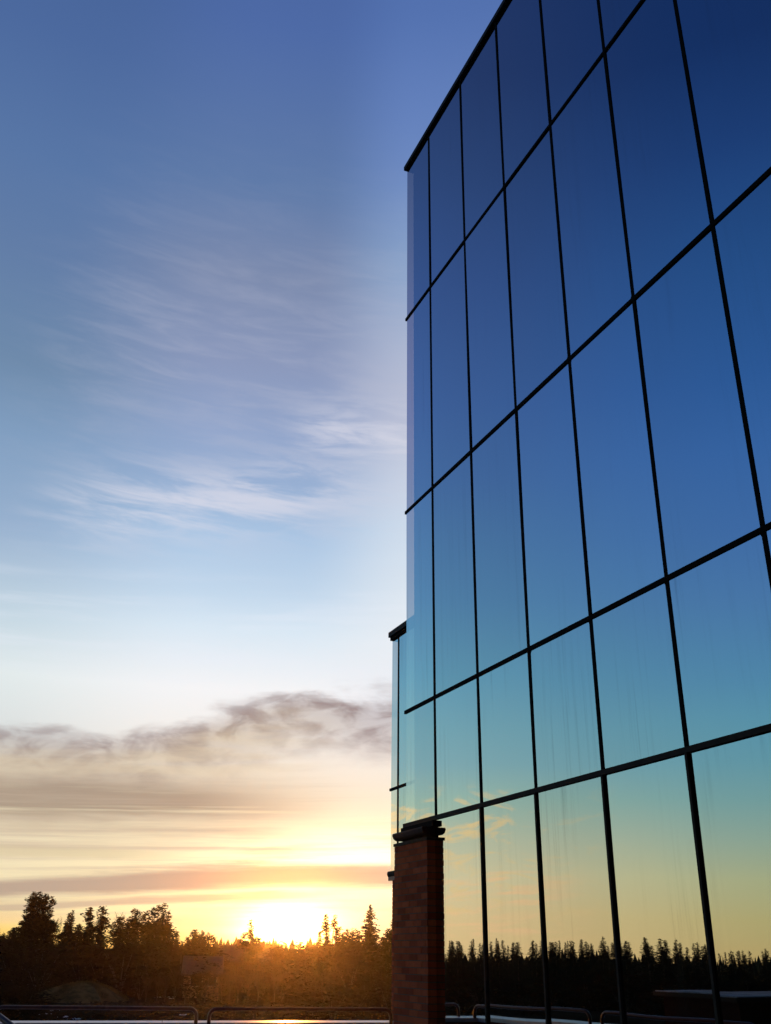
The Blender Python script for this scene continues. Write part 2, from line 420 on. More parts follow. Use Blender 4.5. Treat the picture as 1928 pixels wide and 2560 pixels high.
# terrace deck inside the parapet
td = MB(); e1 = 5.4*N - U*16; e2 = 5.4*N + U*18
pts = [corner, endF, e2, e1, endW]
td.v = [(p.x, p.y, z) for z in (-.3, 0) for p in pts]; n_ = len(pts)
td.f = [tuple(range(n_)), tuple(range(2*n_-1, n_-1, -1))] + [(k, (k+1) % n_, n_+(k+1) % n_, n_+k) for k in range(n_)]
td = td.build('terrace', M['paver']); tag(td, kind='structure')
bm = bmesh.new(); bm.from_mesh(td.data); bmesh.ops.recalc_face_normals(bm, faces=bm.faces); bm.to_mesh(td.data); bm.free()

# ------------------------------------------------------------------ guard rails
def rail_pts(p0, p1, ztop, zbot, rr=.12):
    d = (p1-p0).normalized(); pts = [Vector((p0.x, p0.y, zbot))]
    for k in range(7):
        a = math.pi/2*k/6
        pts.append(Vector((p0.x, p0.y, ztop-rr)) + d*(rr - rr*math.cos(a)) + Vector((0, 0, rr*math.sin(a))))
    for k in range(7):
        a = math.pi/2*(1-k/6)
        pts.append(Vector((p1.x, p1.y, ztop-rr)) - d*(rr - rr*math.cos(a)) + Vector((0, 0, rr*math.sin(a))))
    pts.append(Vector((p1.x, p1.y, zbot))); return pts
HR = .815
def guard(p0, p1, label):
    e = empty('guard_rail', (p0.x, p0.y, 0)); tag(e, label, 'guard rail', 'pipe guard rails along the parapet')
    off = Vector((p0.x, p0.y, 0)); q = MB()
    q.tube([p - off for p in rail_pts(p0, p1, EYE-HR-.033, zt-.22)], .031, 12); q.build('rail_pipe', M['rail'], e, True)
    for p in (p0, p1):
        q = MB(); q.box((p.x-off.x-.055, p.y-off.y-.045, zt-.24), (p.x-off.x+.055, p.y-off.y+.045, zt-.1)); q.build('bracket', M['rail'], e)
sh = dirF
a0 = at_h(-9, 2512, HR); a1 = at_h(493, 2516.3, HR); b0 = at_h(525, 2516.5, HR); b1 = at_h(978, 2518.5, HR)
guard(a0, a1, 'brown pipe rail on the parapet, left of the gap, in front of the tall pines')
guard(b0, b1, 'brown pipe rail on the parapet, right of the gap, reaching the brick pillar')
s0 = a0 + dirW*.45
for k in range(5):
    p0 = s0 + dirW*(k*3.35); p1 = p0 + dirW*3.05
    guard(p0, p1, ['brown pipe rail mirrored in the glass, the one nearest the parapet corner',
                   'brown pipe rail mirrored in the glass, second from the parapet corner',
                   'brown pipe rail on the side parapet, third from its corner',
                   'brown pipe rail on the side parapet, fourth from its corner',
                   'brown pipe rail on the side parapet, fifth from its corner'][k])
# brown pipe end in the lower left corner
hp = empty('handrail', (-2.9, 8.0, 0)); tag(hp, 'sloping brown pipe end with an open hole in the lower left corner', 'handrail')
p0 = at_Y(-4, 2539, 8.0); p1 = at_Y(34, 2568, 7.9); dv = (p1-p0).normalized(); L_ = (p0.z)/-dv.z
q = MB(); O = Vector((-2.9, 8.0, 0))
q.tube([p0-O, p0+dv*L_-O], .021, 14, cap=False)
q.tube([p0-O, p0+dv*.2-O], .015, 14, cap=False)
i = len(q.v)//1
q.build('pipe', M['rail'], hp, True)
q = MB(); pb = p0+dv*L_-O; q.box((pb.x-.07, pb.y-.05, 0.004), (pb.x+.07, pb.y+.05, .016)); q.build('base_plate', M['rail'], hp)

# ------------------------------------------------------------------ glass tower
D0 = 5.4
def zz(h): return EYE + h
rot = math.atan2(-math.cos(PSI), math.sin(PSI))
tower = empty('glass_tower', (D0*N.x, D0*N.y, 0), rot)
tag(tower, 'tall dark glass curtain-wall tower mirroring the blue evening sky', 'building')
# local frame: x = -s (along facade, + toward the camera), y = inward, z = up
S0 = 12.187; MS = [11.268 - 1.2005*k for k in range(13)]
cols = [S0] + MS
rows = [zz(12.996), zz(9.711), zz(6.141), zz(3.085), zz(1.573)]
ZB = -0.25
rnd = random.Random(3)
GW = .0225
def pane(parent, s1, s0_, z0, z1, mt, tilt=0.0022, label=None):
    # an 8 mm sheet between joints, slightly out of true like real glazing
    a, b = -s1+.004, -s0_-.004; ta, tb = rnd.uniform(-tilt, tilt), rnd.uniform(-tilt, tilt)
    q = MB(); w_, h_ = b-a, z1-z0
    def y(px, pz): return .012 + ta*(px-a-w_/2) + tb*(pz-z0-h_/2)
    P = [(a, z0+.004), (b, z0+.004), (b, z1-.004), (a, z1-.004)]
    q.quad(*[(px, y(px, pz), pz) for px, pz in P])
    o = q.build('glass_pane', mt, parent)
    if label: o['label'] = label
    return o
for ci in range(len(cols)-1):
    for ri in range(5):
        zt_ = rows[ri]; zb_ = rows[ri+1] if ri < 4 else ZB
        if ci == 0 and ri == 4: continue
        dirty = ri >= 3 or (ci == 0 and ri in (1, 2))
        pane(tower, cols[ci] if not (ci == 1 and ri == 4) else 11.31, cols[ci+1], zb_, zt_, M['glass_dirty'] if dirty else M['glass'])
# vertical joints
for k, s in enumerate(MS):
    q = MB(); q.box((-s-GW, .004, rows[4]+.02), (-s+GW, .03, rows[0]+.001)); q.build('mullion', M['gasket'], tower)
    if k == 0: continue
    q = MB(); q.box((-s-.0155, -.0125, ZB), (-s+.0155, .03, rows[4]-.02)); q.build('mullion', M['bronze'], tower)
# horizontal joints
xe = -MS[-1] + .05
for k in (1, 2, 3):
    q = MB(); z = rows[k]; q.box((-S0-.04, -.002, z-.0235), (xe, .028, z+.0235)); q.build('transom', M['gasket'], tower)
z = rows[4]
q = MB(); q.box((-S0-.045, -.015, z-.024), (xe, .028, z+.024)); q.build('transom', M['bronze'], tower)
# roof coping
q = MB(); q.prism([(-.035, rows[0]+.005), (.3, rows[0]+.005), (.3, rows[0]+.13), (-.02, rows[0]+.10), (-.035, rows[0]+.09)], 0, -S0-.045, xe); q.build('roof_coping', M['coping'], tower)
# little gusset seals at some joint crossings
for (ci, ri, sx, sz) in ((2,1,-1,-1),(3,1,1,-1),(3,1,-1,1),(4,2,-1,1),(4,2,1,-1),(5,2,-1,1),(5,3,-1,-1),(6,3,-1,-1),(3,3,1,-1),(4,3,-1,-1)):
    s = cols[ci+1-1] if False else MS[ci-1]; z = rows[ri]; q = MB(); k = .05
    q.prism([(-s+sx*.0, z), (-s+sx*(GW+k), z), (-s+sx*(GW+.012), z+sz*(GW+.014)), (-s, z+sz*(GW+k*1.3))], 1, .0045, .0095)
    q.build('joint_seal', M['gasket'], tower)
# black backing and building body behind the glass
q = MB(); q.box((-11.99, .07, ZB), (xe-.02, 8.0, rows[0]+.1)); q.build('wall', M['core'], tower)
q = MB(); q.box((-12.03, .066, rows[4]-.02), (-11.992, .20, rows[0]+.1)); q.build('corner_post', M['gasket'], tower)
# underside beam and gutter over the pillar
q = MB(); q.box((-S0-.03, -.05, zz(1.47)), (-11.24, .10, zz(1.538))); q.build('sill_beam', M['gasket'], tower)
q = MB()
prof = [(-.145, zz(1.462)), (-.15, zz(1.445)), (-.135, zz(1.405)), (-.11, zz(1.385)), (-.09, zz(1.378)), (.06, zz(1.378)), (.06, zz(1.468)), (-.14, zz(1.468))]
q.prism([(a-.0, b) for a, b in prof], 0, -12.27, -11.335); q.build('gutter', M['coping'], tower)
q = MB(); q.box((-12.2, -.03, zz(1.345)), (-11.30, .25, zz(1.372))); q.build('bearing_block', M['gasket'], tower)

# ------------------------------------------------------------------ brick pillar
def brickwork(mbk, x0, x1, y0, y1, z0, z1, faces, course=.0735, L=.238, seed=1):
    """bricks standing 5 mm proud of a mortar core, on the listed faces of a box"""
    r = random.Random(seed); j = .010; n = int((z1-z0)/course)
    course = (z1-z0)/n
    for k in range(n):
        za, zb = z0+k*course+j/2, z0+(k+1)*course-j/2
        if 'front' in faces:
            x = x0 - (L/2 if k % 2 else 0)
            while x < x1-.001:
                a, b = max(x, x0), min(x+L-j, x1)
                if b-a > .02: mbk.box((a, y0-.004-r.random()*.004, za), (b, y0+.06, zb), r.random())
                x += L
        for side, xs in (('end', x1), ('far', x0)):
            if side in faces:
                y = y0 + (.006 if k % 2 else -.004); 
                while y < y1-.01:
                    b = min(y+(L-j if k % 2 else L/2-j), y1)
                    off = r.uniform(.002, .012)
                    if side == 'end': mbk.box((xs-.05, y, za), (xs+off, b, zb), r.random())
                    else: mbk.box((xs-off, y, za), (xs+.05, b, zb), r.random())
                    y = b + j
pillar = empty('brick_pillar', (D0*N.x, D0*N.y, 0), rot); 
base = Vector((-11.8, 0, 0)); pillar.location = pillar.matrix_basis @ base
tag(pillar, 'square red brick pillar under the corner of the glass tower', 'pillar')
px0, px1 = -12.305+11.8, -11.305+11.8
q = MB(); q.box((px0+.004, -.094, ZB), (px1-.004, .70, zz(1.31))); q.build('mortar_core', M['mortar'], pillar)
q = MB(); brickwork(q, px0, px1, -.094, .70, ZB, zz(1.31), ('front', 'end', 'far')); q.build('brickwork', M['brick'], pillar)
q = MB(); q.box((px0-.012, -.112, zz(1.311)), (px1+.02, .72, zz(1.345))); q.build('coping', M['bronze'], pillar)

# ------------------------------------------------------------------ lower wing behind
K = 1.45; D1 = D0*K
wing = empty('glass_wing', (D1*N.x, D1*N.y, 0), rot)
tag(wing, 'lower glass wing with a brick base peeping out behind the tower corner', 'building')
sW = 18.40; msW = [18.055 - 1.2005*k for k in range(5)]; colsW = [sW] + msW
zr = [zz(6.16), zz(3.05), zz(1.50)]
for ci in range(len(colsW)-1):
    for ri in range(2):
        pane(wing, colsW[ci], colsW[ci+1], zr[ri+1], zr[ri], M['glass_dirty'])
for s in msW:
    q = MB(); q.box((-s-.024, .002, zr[2]), (-s+.026, .03, zr[0]+.001)); q.build('mullion', M['gasket'], wing)
xw = -msW[-1]+.05
q = MB(); q.box((-sW-.05, -.006, zr[1]-.026), (xw, .028, zr[1]+.026)); q.build('transom', M['gasket'], wing)
q = MB(); q.box((-sW-.02, -.03, zr[0]+.002), (xw, .2, zr[0]+.07)); q.build('roof_edge', M['gasket'], wing)
q = MB(); q.box((-sW-.03, -.07, zr[0]+.071), (xw, .5, zr[0]+.18)); q.build('roof_coping', M['coping'], wing)
q = MB(); q.prism([(-.045, zr[2]-.02), (-.05, zr[2]-.06), (-.03, zr[2]-.10), (.2, zr[2]-.10), (.2, zr[2]-.0), (-.03, zr[2]-.0)], 0, -sW-.03, xw); q.build('sill', M['bronze'], wing)
q = MB(); q.box((-sW-.01, -.03, zr[2]-.17), (xw, .2, zr[2]-.101)); q.build('sill_course', M['render'], wing)
q = MB(); q.box((-18.19, .07, zr[2]-.15), (-12.1, 6, zr[0]+.2)); q.build('wall', M['core'], wing)
q = MB(); q.box((-18.16, -.04, -3.3), (-12.4, 5.8, zr[2]-.172)); q.build('mortar_core', M['mortar'], wing)
q = MB(); brickwork(q, -18.165, -16.9, -.04, 1.2, ZB, zr[2]-.175, ('front', 'far'), seed=5); q.build('brickwork', M['brick'], wing)

# ------------------------------------------------------------------ vegetation
def tri_clump(q, c, s, r, n=3, flat=.5):
    for _ in range(n):
        o = Vector((r.gauss(0, s*.45), r.gauss(0, s*.45), r.gauss(0, s*.3)))
        a = r.uniform(0, 6.283); e = r.uniform(-.7, .7)
        d1 = Vector((math.cos(a), math.sin(a), e*flat)).normalized()
        d2 = Vector((-math.sin(a), math.cos(a), r.uniform(-.9, .9))).normalized()
        l1, l2 = s*r.uniform(.45, .95), s*r.uniform(.22, .5); p = c + o
        q.quad(p - d1*l1, p + d2*l2, p + d1*l1, p - d2*l2)
def leader(q, t, base, top, r0, rad, r, shape='cone', clump=.34, dens=1.0, droop=.12, gap=0.0):
    """one crown column: whorled limbs carrying foliage clumps, from height `base` to `top` about a stem at r0"""
    H = top-base; nb = int(H*(16 if rad < 1.3 else 30)*dens); 
    for k in range(nb):
        f = (k + r.random())/nb; z = base + H*f
        if shape == 'cone': w_ = (1-f)**.95
        elif shape == 'oval': w_ = math.sin(math.pi*min(1, (1-f)**.72*.86 + .02))
        elif shape == 'flame': w_ = min(1, (1-f)*2.3)**.7*(.72+.28*math.sin(f*9))
        else: w_ = (1-f*f)**.5
        ck = clump*(.40+.60*min(1, w_*1.3))
        ln = rad*w_*r.uniform(.62, 1.12) + .12
        if gap and f < .6 and r.random() < gap: continue
        a = r.uniform(0, 6.283); dz = r.uniform(-.15, .35) if shape != 'cone' else r.uniform(-.25, .12)
        d = Vector((math.cos(a), math.sin(a), dz)); p = Vector((r0[0], r0[1], z)); m_ = max(2, int(ln/(ck*.62)))
        for j in range(m_):
            u_ = (j+.6)/m_; c_ = p + d*ln*u_ - Vector((0, 0, droop*ln*u_*u_))
            tri_clump(q, c_, ck*(1.15-.45*u_), r, 3)
        if t is not None and ln > .5 and k % 2 == 0:
            t.tube([p, p+d*ln*.5-Vector((0, 0, .05*ln)), p+d*ln*.95-Vector((0, 0, droop*ln))], [.035, .02, .006], 4, False)
    tri_clump(q, Vector((r0[0], r0[1], top-.1)), clump*.3, r, 3)
def tree(name, x, ybase, Yd, leaders, label, cat='tree', group=None, matl='needle', seed=0, trunk=.16):
    """leaders: (x_px, top_px, width_px, base_px, shape, gap)"""
    r = random.Random(seed); b = at_Y(x, 2400, Yd); gz = gh(b.x, b.y)
    e = empty(name, (b.x, b.y, gz)); tag(e, label, cat, group)
    q, t = MB(), MB(); mx = 0
    for (lx, ty, wpx, by, shp, gap) in leaders:
        p = at_Y(lx, ty, Yd); pb = at_Y(lx, by, Yd); ox = p.x - b.x; top = p.z-gz; bs = max(.2, pb.z-gz); rad = wpx*.62*Yd/2655
        leader(q, t, bs, top, (ox, r.uniform(-.4, .4)), rad, r, shp, clump=.30*Yd/100+.03, dens=1.25*100/Yd, gap=gap)
        mx = max(mx, top)
        t.tube([(0, 0, -.2), (ox*.5, 0, top*.35), (ox, 0, top*.97)], [trunk, trunk*.7, .02], 7, False)
    t.build('trunk', M['bark'], e, True); q.build('crown', M[matl], e)
    return e
G = 'evergreen trees behind the parapet'
T = [
 ('pine_tree', 96, 90, [(88,2230,46,2330,'flame',0),(101,2229,44,2340,'flame',0),(116,2235,46,2340,'flame',0),(131,2241,34,2320,'flame',0),(77,2262,40,2330,'flame',0),(98,2285,100,2500,'round',0),(62,2300,60,2500,'oval',.1),(128,2300,60,2500,'oval',.1)], 'tallest dark pine at the far left, with a broad ragged top of several leaders'),
 ('fir_tree', 183, 96, [(183,2276,52,2480,'cone',0),(176,2282,20,2320,'flame',0),(170,2312,50,2500,'oval',.1),(196,2310,44,2500,'oval',.1)], 'small pointed fir just right of the tallest ragged pine'),
 ('pine_tree', 227, 99, [(227,2270,26,2312,'oval',0),(226,2306,56,2500,'oval',.25),(228,2350,50,2500,'round',0)], 'slim fir with a narrow tip, left of the oval-headed pine pair'),
 ('pine_tree', 257, 97, [(257,2266,24,2300,'oval',0),(257,2290,46,2380,'oval',.3),(256,2340,50,2500,'round',.0)], 'round-headed pine with daylight showing through its lower branches'),
 ('pine_tree', 303, 101, [(296,2292,24,2340,'flame',.2),(308,2292,26,2345,'flame',.2),(284,2305,16,2345,'flame',.3),(302,2322,56,2380,'oval',.5),(300,2360,60,2500,'round',0)], 'thin see-through pine between two round-headed pines'),
 ('pine_tree', 337, 95, [(338,2272,26,2312,'oval',0),(337,2296,50,2380,'oval',.3),(322,2298,16,2350,'flame',.2),(337,2345,54,2500,'round',0)], 'round-headed pine close to the left side of the bulky pine'),
 ('pine_tree', 405, 86, [(396,2262,30,2330,'flame',.1),(412,2258,26,2320,'flame',.1),(386,2268,22,2330,'flame',.1),(422,2278,24,2330,'flame',.2),(372,2276,24,2330,'flame',.15),(358,2283,22,2340,'flame',.25),(398,2300,90,2500,'round',0),(424,2310,44,2400,'oval',.3),(375,2310,60,2500,'oval',0),(443,2328,14,2372,'flame',.3)], 'bulky dark pine with an uneven crown in the middle of the tree line'),
 ('pine_tree', 492, 92, [(488,2324,44,2500,'round',0),(505,2328,40,2500,'round',0),(470,2344,40,2500,'round',0),(531,2337,16,2380,'flame',.3),(520,2332,20,2400,'flame',.2)], 'low rounded pine between the bulky pine and the gabled house'),
 ('spruce_tree', 628, 105, [(629,2300,9,2345,'cone',.3),(629,2335,76,2378,'cone',.25),(612,2332,20,2370,'flame',.3),(645,2343,20,2375,'flame',.3),(628,2368,50,2500,'oval',.1)], 'spruce with a thin bare tip in front of the gabled house roof'),
 ('spruce_tree', 815, 84, [(816,2284,20,2330,'cone',.1),(838,2287,14,2325,'cone',.1),(818,2305,60,2500,'cone',.05),(800,2330,60,2500,'cone',.1),(842,2325,50,2500,'cone',.1),(845,2318,26,2350,'flame',.1)], 'twin-tipped spruce glowing in front of the sun'),
 ('spruce_tree', 925, 88, [(926,2262,56,2350,'cone',.3),(925,2310,76,2420,'cone',.2),(926,2340,80,2500,'oval',0)], 'well-shaped spruce standing free against the glow near the brick pillar'),
 ('fir_tree', 880, 96, [(868,2324,30,2500,'oval',0),(884,2322,30,2500,'oval',0),(895,2326,26,2500,'oval',0),(858,2330,26,2500,'oval',0),(875,2345,60,2500,'round',0)], 'dense low fir clump between the two spruces near the glow'),
 ('pine_tree', 985, 70, [(985,2300,44,2500,'oval',0),(1000,2280,50,2500,'oval',0),(970,2322,40,2500,'oval',.1),(958,2345,40,2500,'round',0)], 'dark pine half hidden behind the brick pillar'),
 ('fir_tree', 40, 104, [(36,2322,40,2500,'oval',.1),(58,2322,30,2500,'oval',0),(10,2335,50,2500,'oval',.1)], 'low dark fir under the left side of the tallest pine'),
]
for k, (nm, x, Yd, ld, lb) in enumerate(T):
    tree(nm, x, 2500, Yd+48, ld, lb, 'tree', G, 'needle', 100+k)

# undergrowth filling the slope between the trees and the parapet
def bush(q, r, rad, h, clump):
    n = int(rad*rad*h*9/(clump/.3)**2) + 60
    for _ in range(n):
        a = r.uniform(0, 6.283); f = r.random()**.45; ph = r.random()
        rr = rad*f*math.cos(ph*1.4)**.6
        tri_clump(q, Vector((rr*math.cos(a), rr*math.sin(a), h*ph*(.55+.45*f))), clump, r, 3)
protos = []
for k in range(4):
    r = random.Random(40+k); e = empty('evergreen_shrub', (0, 0, 0)); q, t = MB(), MB()
    bush(q, r, 2.3+.4*k, 3.2+.5*k, .3)
    for j in range(5):
        a = r.uniform(0, 6.28); t.tube([(0, 0, -.2), (.4*math.cos(a), .4*math.sin(a), 1.2), (1.1*math.cos(a), 1.1*math.sin(a), 2.6)], [.06, .045, .01], 5, False)
    t.build('stem', M['bark'], e); q.build('foliage', M['shrub'], e); protos.append(e)
def copy_tree(o, loc, rz, sc_=(1, 1, 1)):
    c_ = o.copy(); col.objects.link(c_); c_.location = loc; c_.rotation_euler = (0, 0, rz); c_.scale = sc_
    for ch in [x for x in bpy.data.objects if x.parent == o]:
        d = ch.copy(); col.objects.link(d); d.parent = c_
    return c_
kids = {p: [x for x in bpy.data.objects if x.parent == p] for p in protos}
def place(o, first, loc, rz, scl):
    if first: o.location = loc; o.rotation_euler = (0, 0, rz); o.scale = scl; return o
    c_ = o.copy(); col.objects.link(c_); c_.location = loc; c_.rotation_euler = (0, 0, rz); c_.scale = scl
    for ch in kids[o]:
        d = ch.copy(); col.objects.link(d); d.parent = c_
    return c_
rnd = random.Random(11); used = set(); 
x = -30; k = 0
SH = []
while x < 1010:
    SH.append((x, rnd.uniform(128, 146), rnd.uniform(2354, 2378) if not 535 < x < 705 else rnd.uniform(2390, 2404))); x += rnd.uniform(13, 22)
for j in range(34):
    x = rnd.choice((rnd.uniform(-30, 110), rnd.uniform(330, 1000), rnd.uniform(700, 1000)))
    SH.append((x, rnd.uniform(112, 128), rnd.uniform(2395, 2440)))
for j in range(16):
    SH.append((rnd.choice((rnd.uniform(-20, 90), rnd.uniform(780, 1000))), rnd.uniform(70, 100), rnd.uniform(2440, 2480)))
for (x, Yd, ytop) in SH:
    p = at_Y(x, ytop, Yd); gz = gh(p.x, p.y); h = p.z - gz
    if h < 1.0: continue
    pr = protos[k % 4]; k += 1
    ph = [3.2, 3.7, 4.2, 4.7][protos.index(pr)]
    s_ = h/ph; o = place(pr, pr not in used, (p.x, p.y, gz), rnd.uniform(0, 6.28), (max(.8, s_)*rnd.uniform(.9, 1.2), max(.8, s_)*rnd.uniform(.9, 1.2), s_)); used.add(pr)
    tag(o, 'dark evergreen shrub in the thicket below the tree line', 'shrub', 'shrubs in the thicket below the tree line')

for a_ in range(-78, -40, 2):
    Rr = rnd.uniform(95, 140); a2 = R(a_ + rnd.uniform(-.8, .8)); x_, y_ = Rr*math.sin(a2), Rr*math.cos(a2); gz = gh(x_, y_)
    s_ = rnd.uniform(.8, 1.3)*(1 if Rr > 110 else .7); o = place(protos[a_ % 4], False, (x_, y_, gz), rnd.uniform(0, 6.28), (s_*1.4, s_*1.4, s_))
    tag(o, 'dark evergreen shrub at the foot of the mirrored spruce forest', 'shrub', 'shrubs at the foot of the western forest')
# bare deciduous trees
def branchy(t, p, d, ln, rad, depth, r, spread=.55):
    q_ = p + d*ln*.5 + Vector((r.gauss(0, .04), r.gauss(0, .04), 0))*ln; e_ = p + d*ln
    t.tube([p, q_, e_], [rad, rad*.8, rad*.6], 4 if depth else 3, False)
    if depth <= 0: return
    for k in range(3 if depth > 1 else 4):
        nd = (d + Vector((r.gauss(0, spread), r.gauss(0, spread), r.gauss(.08, spread*.4)))).normalized()
        st = p + d*ln*r.uniform(.45, 1.0)
        branchy(t, st, nd, ln*r.uniform(.55, .8), max(rad*.55, .010), depth-1, r, spread)
bprotos = []
for k in range(3):
    r = random.Random(70+k); e = empty('bare_tree', (0, 0, 0)); t = MB(); t2 = MB()
    t.tube([(0, 0, -.2), (.05, 0, 1.2), (.0, .05, 2.2)], [.10, .085, .07], 6, False)
    for j in range(5):
        a = j*1.256 + r.uniform(-.4, .4)
        branchy(t2, Vector((0, 0, 1.0+.25*j)), Vector((.42*math.cos(a), .42*math.sin(a), 1)).normalized(), 1.6, .045, 4, r, .42)
    t.build('trunk', M['bark'], e); t2.build('branches', M['twig'], e); bprotos.append(e); kids[e] = [x_ for x_ in bpy.data.objects if x_.parent == e]
BT = [(8,2308,100),(24,2306,104),(42,2312,98),(138,2250,112),(160,2318,108),(545,2338,112),(556,2342,118),(580,2335,150),(650,2332,160),(664,2338,165),(690,2352,118),(705,2355,110),(722,2350,125),(738,2348,118),(752,2352,130),(712,2372,98),(732,2376,94),(770,2362,112),(448,2345,108),(460,2352,100),
      (330,2258,118),(372,2425,108),(420,2415,112),(470,2410,106),(520,2402,104),(560,2412,108),(600,2408,110),(650,2412,104),(690,2415,108),(400,2420,114),(500,2408,118),(580,2405,116),(625,2418,112),(445,2400,120),(540,2410,122),(880,2312,104),(330,2262,121)]
rnd = random.Random(5)
for k, (x, ty, Yd) in enumerate(BT):
    if ty < 2395: Yd += 52
    p = at_Y(x, ty, Yd); gz = gh(p.x, p.y); h = p.z-gz; pr = bprotos[k % 3]; s_ = h/6.2
    o = place(pr, pr not in used, (p.x, p.y, gz), rnd.uniform(0, 6.28), (s_*.85, s_*.85, s_)); used.add(pr)
    tag(o, 'bare leafless tree with fine twigs among the evergreens', 'tree', 'bare trees along the tree line')

# spruces of the forest to the west, mirrored in the lower panes
sprotos = []
for k in range(6):
    r = random.Random(90+k); e = empty('spruce_tree', (0, 0, 0)); q, t = MB(), MB(); H = 14.0
    leader(q, None, 1.0, H, (0, 0), 2.9+.3*(k % 3), r, 'cone', clump=.50, dens=.48, droop=.3)
    t.tube([(0, 0, -.3), (0, 0, H*.5), (0, 0, H*.96)], [.2, .12, .02], 6, False)
    t.build('trunk', M['bark'], e); q.build('crown', M['spruce'], e); sprotos.append(e); kids[e] = [x_ for x_ in bpy.data.objects if x_.parent == e]
prof = [(-80,.9),(-72,1.0),(-68,1.3),(-66,1.25),(-64.5,.95),(-62.5,.62),(-60,.72),(-58.5,1.0),(-57,1.05),(-55.5,.95),(-54,.72),(-52.5,.8),(-51,.85),(-49,.95),(-47,1.0),(-44,1.1),(-20,1.3)]
def top_el(a):
    for (a0_, e0), (a1_, e1_) in zip(prof, prof[1:]):
        if a0_ <= a <= a1_: return e0 + (e1_-e0)*(a-a0_)/(a1_-a0_)
    return 1.0
rnd = random.Random(21); a = -80; k = 0
while a < -22:
    for row in range(3):
        aa_ = a + rnd.uniform(-.3, .3); Rr = (168 + 22*row + rnd.uniform(-8, 8))
        x, y = Rr*math.sin(R(aa_)), Rr*math.cos(R(aa_)); gz = gh(x, y)
        te = top_el(aa_) + (rnd.choice((-.2, -.15, -.11, -.08, -.05, -.02, .06)) if row else rnd.uniform(-.35, -.1))
        h = EYE + Rr*math.tan(R(te)) - gz; s_ = h/14.0; pr = sprotos[k % 6]; k += 1
        o = place(pr, pr not in used, (x, y, gz), rnd.uniform(0, 6.28), (s_*rnd.uniform(.95, 1.8),)*2 + (s_,)); used.add(pr)
        tag(o, 'dark pointed spruce of the forest mirrored low in the glass facade', 'tree', 'spruces of the forest west of the terrace')
    a += .52 if a < -44 else 1.5
# far wood on the horizon
r = random.Random(33); q = MB()
for k in range(1500):
    a = R(r.uniform(-85, 40)); Rr = r.uniform(380, 520); x, y = Rr*math.sin(a), Rr*math.cos(a); z = gh(x, y); h = r.uniform(6.5, 10.5) + (EYE-3-z)*.4; w_ = r.uniform(2.5, 4.5)
    for j in range(5):
        z0_, z1_ = z + h*(j*.19), z + h*min(1, j*.19+.38); ww = w_*(1-j*.19); n = 6; i = len(q.v)
        for m_ in range(n):
            an = 6.283*m_/n + j; q.v.append((x+ww*math.cos(an)*r.uniform(.7, 1.2), y+ww*math.sin(an)*r.uniform(.7, 1.2), z0_+r.uniform(-.4, .4)))
        q.v.append((x, y, z1_))
        for m_ in range(n): q.f.append((i+m_, i+(m_+1) % n, i+n))
fo = q.build('far_forest', M['spruce']); tag(fo, 'dark far wood along the horizon', 'forest', kind='stuff')

# grassy bank, snow, pond
def blob(name, cx, cy, rx, ry, h, mt, zoff=.0, seed=1, n=28, rings_=7):
    r = random.Random(seed); q = MB(); ph = [r.uniform(.8, 1.2) for _ in range(n)]
    q.v.append((cx, cy, gh(cx, cy)+h+zoff))
    for i in range(1, rings_+1):
        f = i/rings_
        for j in range(n):
            a = 6.283*j/n; x, y = cx+rx*f*ph[j]*math.cos(a), cy+ry*f*ph[j]*math.sin(a)
            q.v.append((x, y, gh(x, y) + h*(1-f*f) + (zoff if i < rings_ else -.05) + (r.uniform(-.05, .05)*h)))
    for j in range(n): q.f.append((0, 1+j, 1+(j+1) % n))
    for i in range(rings_-1):
        for j in range(n):
            a = 1+i*n; q.f.append((a+j, a+n+j, a+n+(j+1) % n, a+(j+1) % n))
    return q.build(name, mt, smooth=True)
BD = 116.0; c1 = at_Y(212, 2456, BD)
bk = blob('grassy_bank', c1.x, BD, 5.0, 7, c1.z - gh(c1.x, BD), M['drygrass'], seed=4); tag(bk, kind='structure')
c2 = at_Y(280, 2478, 66)
